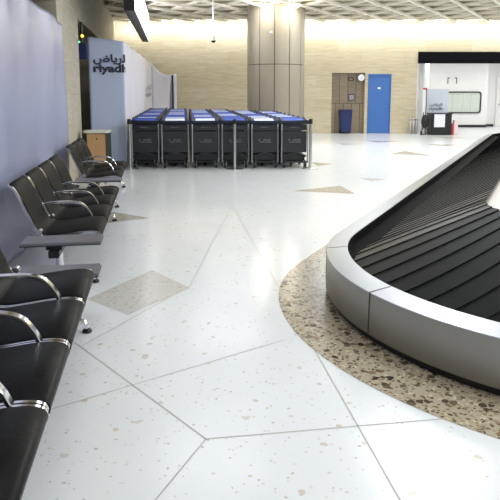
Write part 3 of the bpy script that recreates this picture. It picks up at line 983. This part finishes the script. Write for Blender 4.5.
# white pole with a dark fabric bundle
fp = thing('pole_sign', 'slim white pole sign with a dark cap standing left of the poster board', 'pole sign', (6.23, 21.62, 0))
bm = bmesh.new(); lathe(bm, [(.11, 0), (.11, .02), (.03, .03)], 20); obj('base', bm, M_cartblack, fp)
bm = bmesh.new(); box(bm, -.055, .055, -.02, .02, .02, 1.58); obj('panel', bm, M_white, fp, bevel=.008)
bm = bmesh.new(); box(bm, .055, .085, -.025, .025, .02, 1.60); obj('edge', bm, M_bronze, fp, bevel=.004)
bm = bmesh.new(); box(bm, -.06, .09, -.03, .03, 1.60, 1.66); obj('cap', bm, M_red, fp, bevel=.01)
st2 = thing('folded_pushchair', 'black folded pushchair leaning by the white pole sign', 'pushchair', (6.22, 21.36, 0))
bm = bmesh.new()
for s in (-1, 1):
    tube(bm, smooth_pts([(s*.12, -.02, .06), (s*.10, 0, .4), (s*.07, .05, .72), (s*.07, -.02, .80)], 2), .014, 8, Vector((0, 1, 0)))
    tube(bm, [(s*.13, .02, .08), (-s*.10, .06, .62)], .012, 8, Vector((0, 1, 0)))
obj('frame', bm, M_cartblack, st2, smooth=True)
bm = bmesh.new(); bmesh.ops.create_uvsphere(bm, u_segments=16, v_segments=10, radius=1, matrix=Matrix.Translation((0, .02, .48)) @ Matrix.Diagonal((.14, .08, .24, 1)))
obj('fabric', bm, M_cartblack, st2, smooth=True)
for s in (-1, 1):
    bm = bmesh.new(); lathe(bm, [(.075, -.018), (.075, .018)], 20, M=Matrix.Translation((s*.13, 0, .075)) @ Matrix.Rotation(PI/2, 4, 'Y'))
    obj('wheel', bm, M_glide, st2, smooth=True)
# small wall sign on the recess wall
ws = thing('wall_sign', 'small dark bracket shaped sign on the white recess wall above the window', 'sign', (8.65, 26.0, 1.84))
bm = bmesh.new(); box(bm, -.23, .23, -.015, 0, 0, .30); obj('plate', bm, M_white, ws)
for x in (-.2, .17):
    bm = bmesh.new()
    prism(bm, [(0, .0), (.035, 0), (.035, .225), (.10, .225), (.10, .26), (0, .26)] if x < 0 else [(.035, 0), (0, 0), (0, .225), (-.065, .225), (-.065, .26), (.035, .26)], .015, .022)
    for v in bm.verts: v.co = Vector((x+v.co.x, -v.co.z, .02+v.co.y))
    obj('mark', bm, M_bronze, ws)

# dome camera on a ceiling rod
cc = thing('dome_camera', 'white dome security camera hanging on a thin rod from the ceiling', 'security camera', (-.895, 15.0, 2.72))
bm = bmesh.new(); tube(bm, [(0, 0, .30), (0, 0, CEIL+.07-2.72)], .018, 10, Vector((1, 0, 0))); tube(bm, [(0, 0, .15), (0, 0, .30)], .010, 8, Vector((1, 0, 0)))
lathe(bm, [(.028, .28), (.028, .33)], 12)
obj('rod', bm, M_post, cc, smooth=True)
bm = bmesh.new(); lathe(bm, [(.014, .17), (.035, .15), (.055, .10), (.060, .05)], 20); obj('housing', bm, M_pale, cc, smooth=True)
bm = bmesh.new(); lathe(bm, [(.058, .05), (.055, .03), (.042, .008), (.018, 0)], 20); obj('dome', bm, M_dome, cc, smooth=True)

ss = thing('column_sensor', 'tiny white sensor fixed high on the front of the round column', 'sensor', (.60, CY-math.sqrt(CR*CR-.18**2)-.005, 3.16))
bm = bmesh.new(); box(bm, -.035, .035, -.035, .0, 0, .09); obj('body', bm, M_white, ss, bevel=.01)
bm = bmesh.new(); box(bm, -.02, .02, -.042, -.035, .01, .04); obj('lens', bm, M_dome, ss)
# spotlights at the head of the column
for k, (px, nm) in enumerate(((.42, 'left'), (1.24, 'right'))):
    sp = thing('ceiling_spotlight', nm+' of the two glowing spotlights at the head of the round column', 'spotlight', (px, 17.35, CEIL-.02), 0, 'spotlights at the column head')
    bm = bmesh.new(); lathe(bm, [(.20, 0), (.20, -.05), (.17, -.07)], 28, cap=False); lathe(bm, [(.03, 0), (.03, .14)], 12)
    obj('housing', bm, M_pale, sp, smooth=True)
    bm = bmesh.new(); lathe(bm, [(.175, -.02), (.165, -.07), (.12, -.115), (.05, -.135), (.005, -.14)], 28); obj('lamp', bm, M_bulb, sp, smooth=True)
    l = bpy.data.lights.new('spot_glow', 'POINT'); l.energy = 15; l.color = (1, .96, .88); l.shadow_soft_size = .12
    o = bpy.data.objects.new('spot_glow', l); link(o); o.location = (px, 17.3, CEIL-.2)
for k, x in enumerate((6.6, 8.0, 9.4, 10.8, 12.2)):
    dl = thing('recess_downlight', ORD[k]+' downlight from the left in the white recess ceiling', 'downlight', (x, 23.6, 2.9), 0, 'downlights in the recess ceiling')
    bm = bmesh.new(); lathe(bm, [(.10, 0), (.10, -.012), (.075, -.015)], 20, cap=False); obj('ring', bm, M_pale, dl)
    bm = bmesh.new(); lathe(bm, [(.076, -.006), (.07, -.016)], 20); obj('lamp', bm, M_bulb2, dl)

# ================================================================== LIGHT
def area(name, loc, sx, sy, e, col=(1, 1, 1), rot=(0, 0, 0)):
    l = bpy.data.lights.new(name, 'AREA'); l.shape = 'RECTANGLE'; l.size = sx; l.size_y = sy; l.energy = e; l.color = col
    o = bpy.data.objects.new(name, l); link(o); o.location = loc; o.rotation_euler = rot
    return o
cool = (.94, .975, 1.0)
for x, e in ((-.6, 17), (2.6, 66), (6.4, 76), (11.0, 76)):
    for y in (-2.0, 3.2, 8.4, 13.0, 17.0):
        area('ceiling_panel_light', (x, y, CEIL-.09), 1.5, 1.5, e, cool)
# wall washer along the head of the back wall
area('wall_washer', (6.0, YB-.5, CEIL-.08), 23.0, .10, 190, (.95, .99, 1), (math.radians(40), 0, 0))
for x in (7.4, 10.4, 13.2):
    area('recess_light', (x, 24.2, 2.87), 1.6, .5, 26, (1, .98, .95))
w = bpy.data.worlds.new('World'); bpy.context.scene.world = w; w.use_nodes = True
w.node_tree.nodes['Background'].inputs['Color'].default_value = (.90, .95, 1, 1)
w.node_tree.nodes['Background'].inputs['Strength'].default_value = .40

# ================================================================== CAMERA
cam = bpy.data.cameras.new('camera'); co = bpy.data.objects.new('camera', cam); link(co)
cam.sensor_fit = 'HORIZONTAL'; cam.sensor_width = 36.0; cam.lens = 36.0*600/500
cam.shift_x = 0.0; cam.shift_y = -74.0/500
cam.clip_start = .05; cam.clip_end = 200
co.location = (0, 0, 1.55)
co.rotation_euler = (PI/2-math.atan(85/600), 0, 0)
S = bpy.context.scene
S.camera = co
S.view_settings.view_transform = 'Standard'; S.view_settings.look = 'None'
S.view_settings.exposure = 0.6; S.view_settings.gamma = 1.0
S.view_settings.use_curve_mapping = False
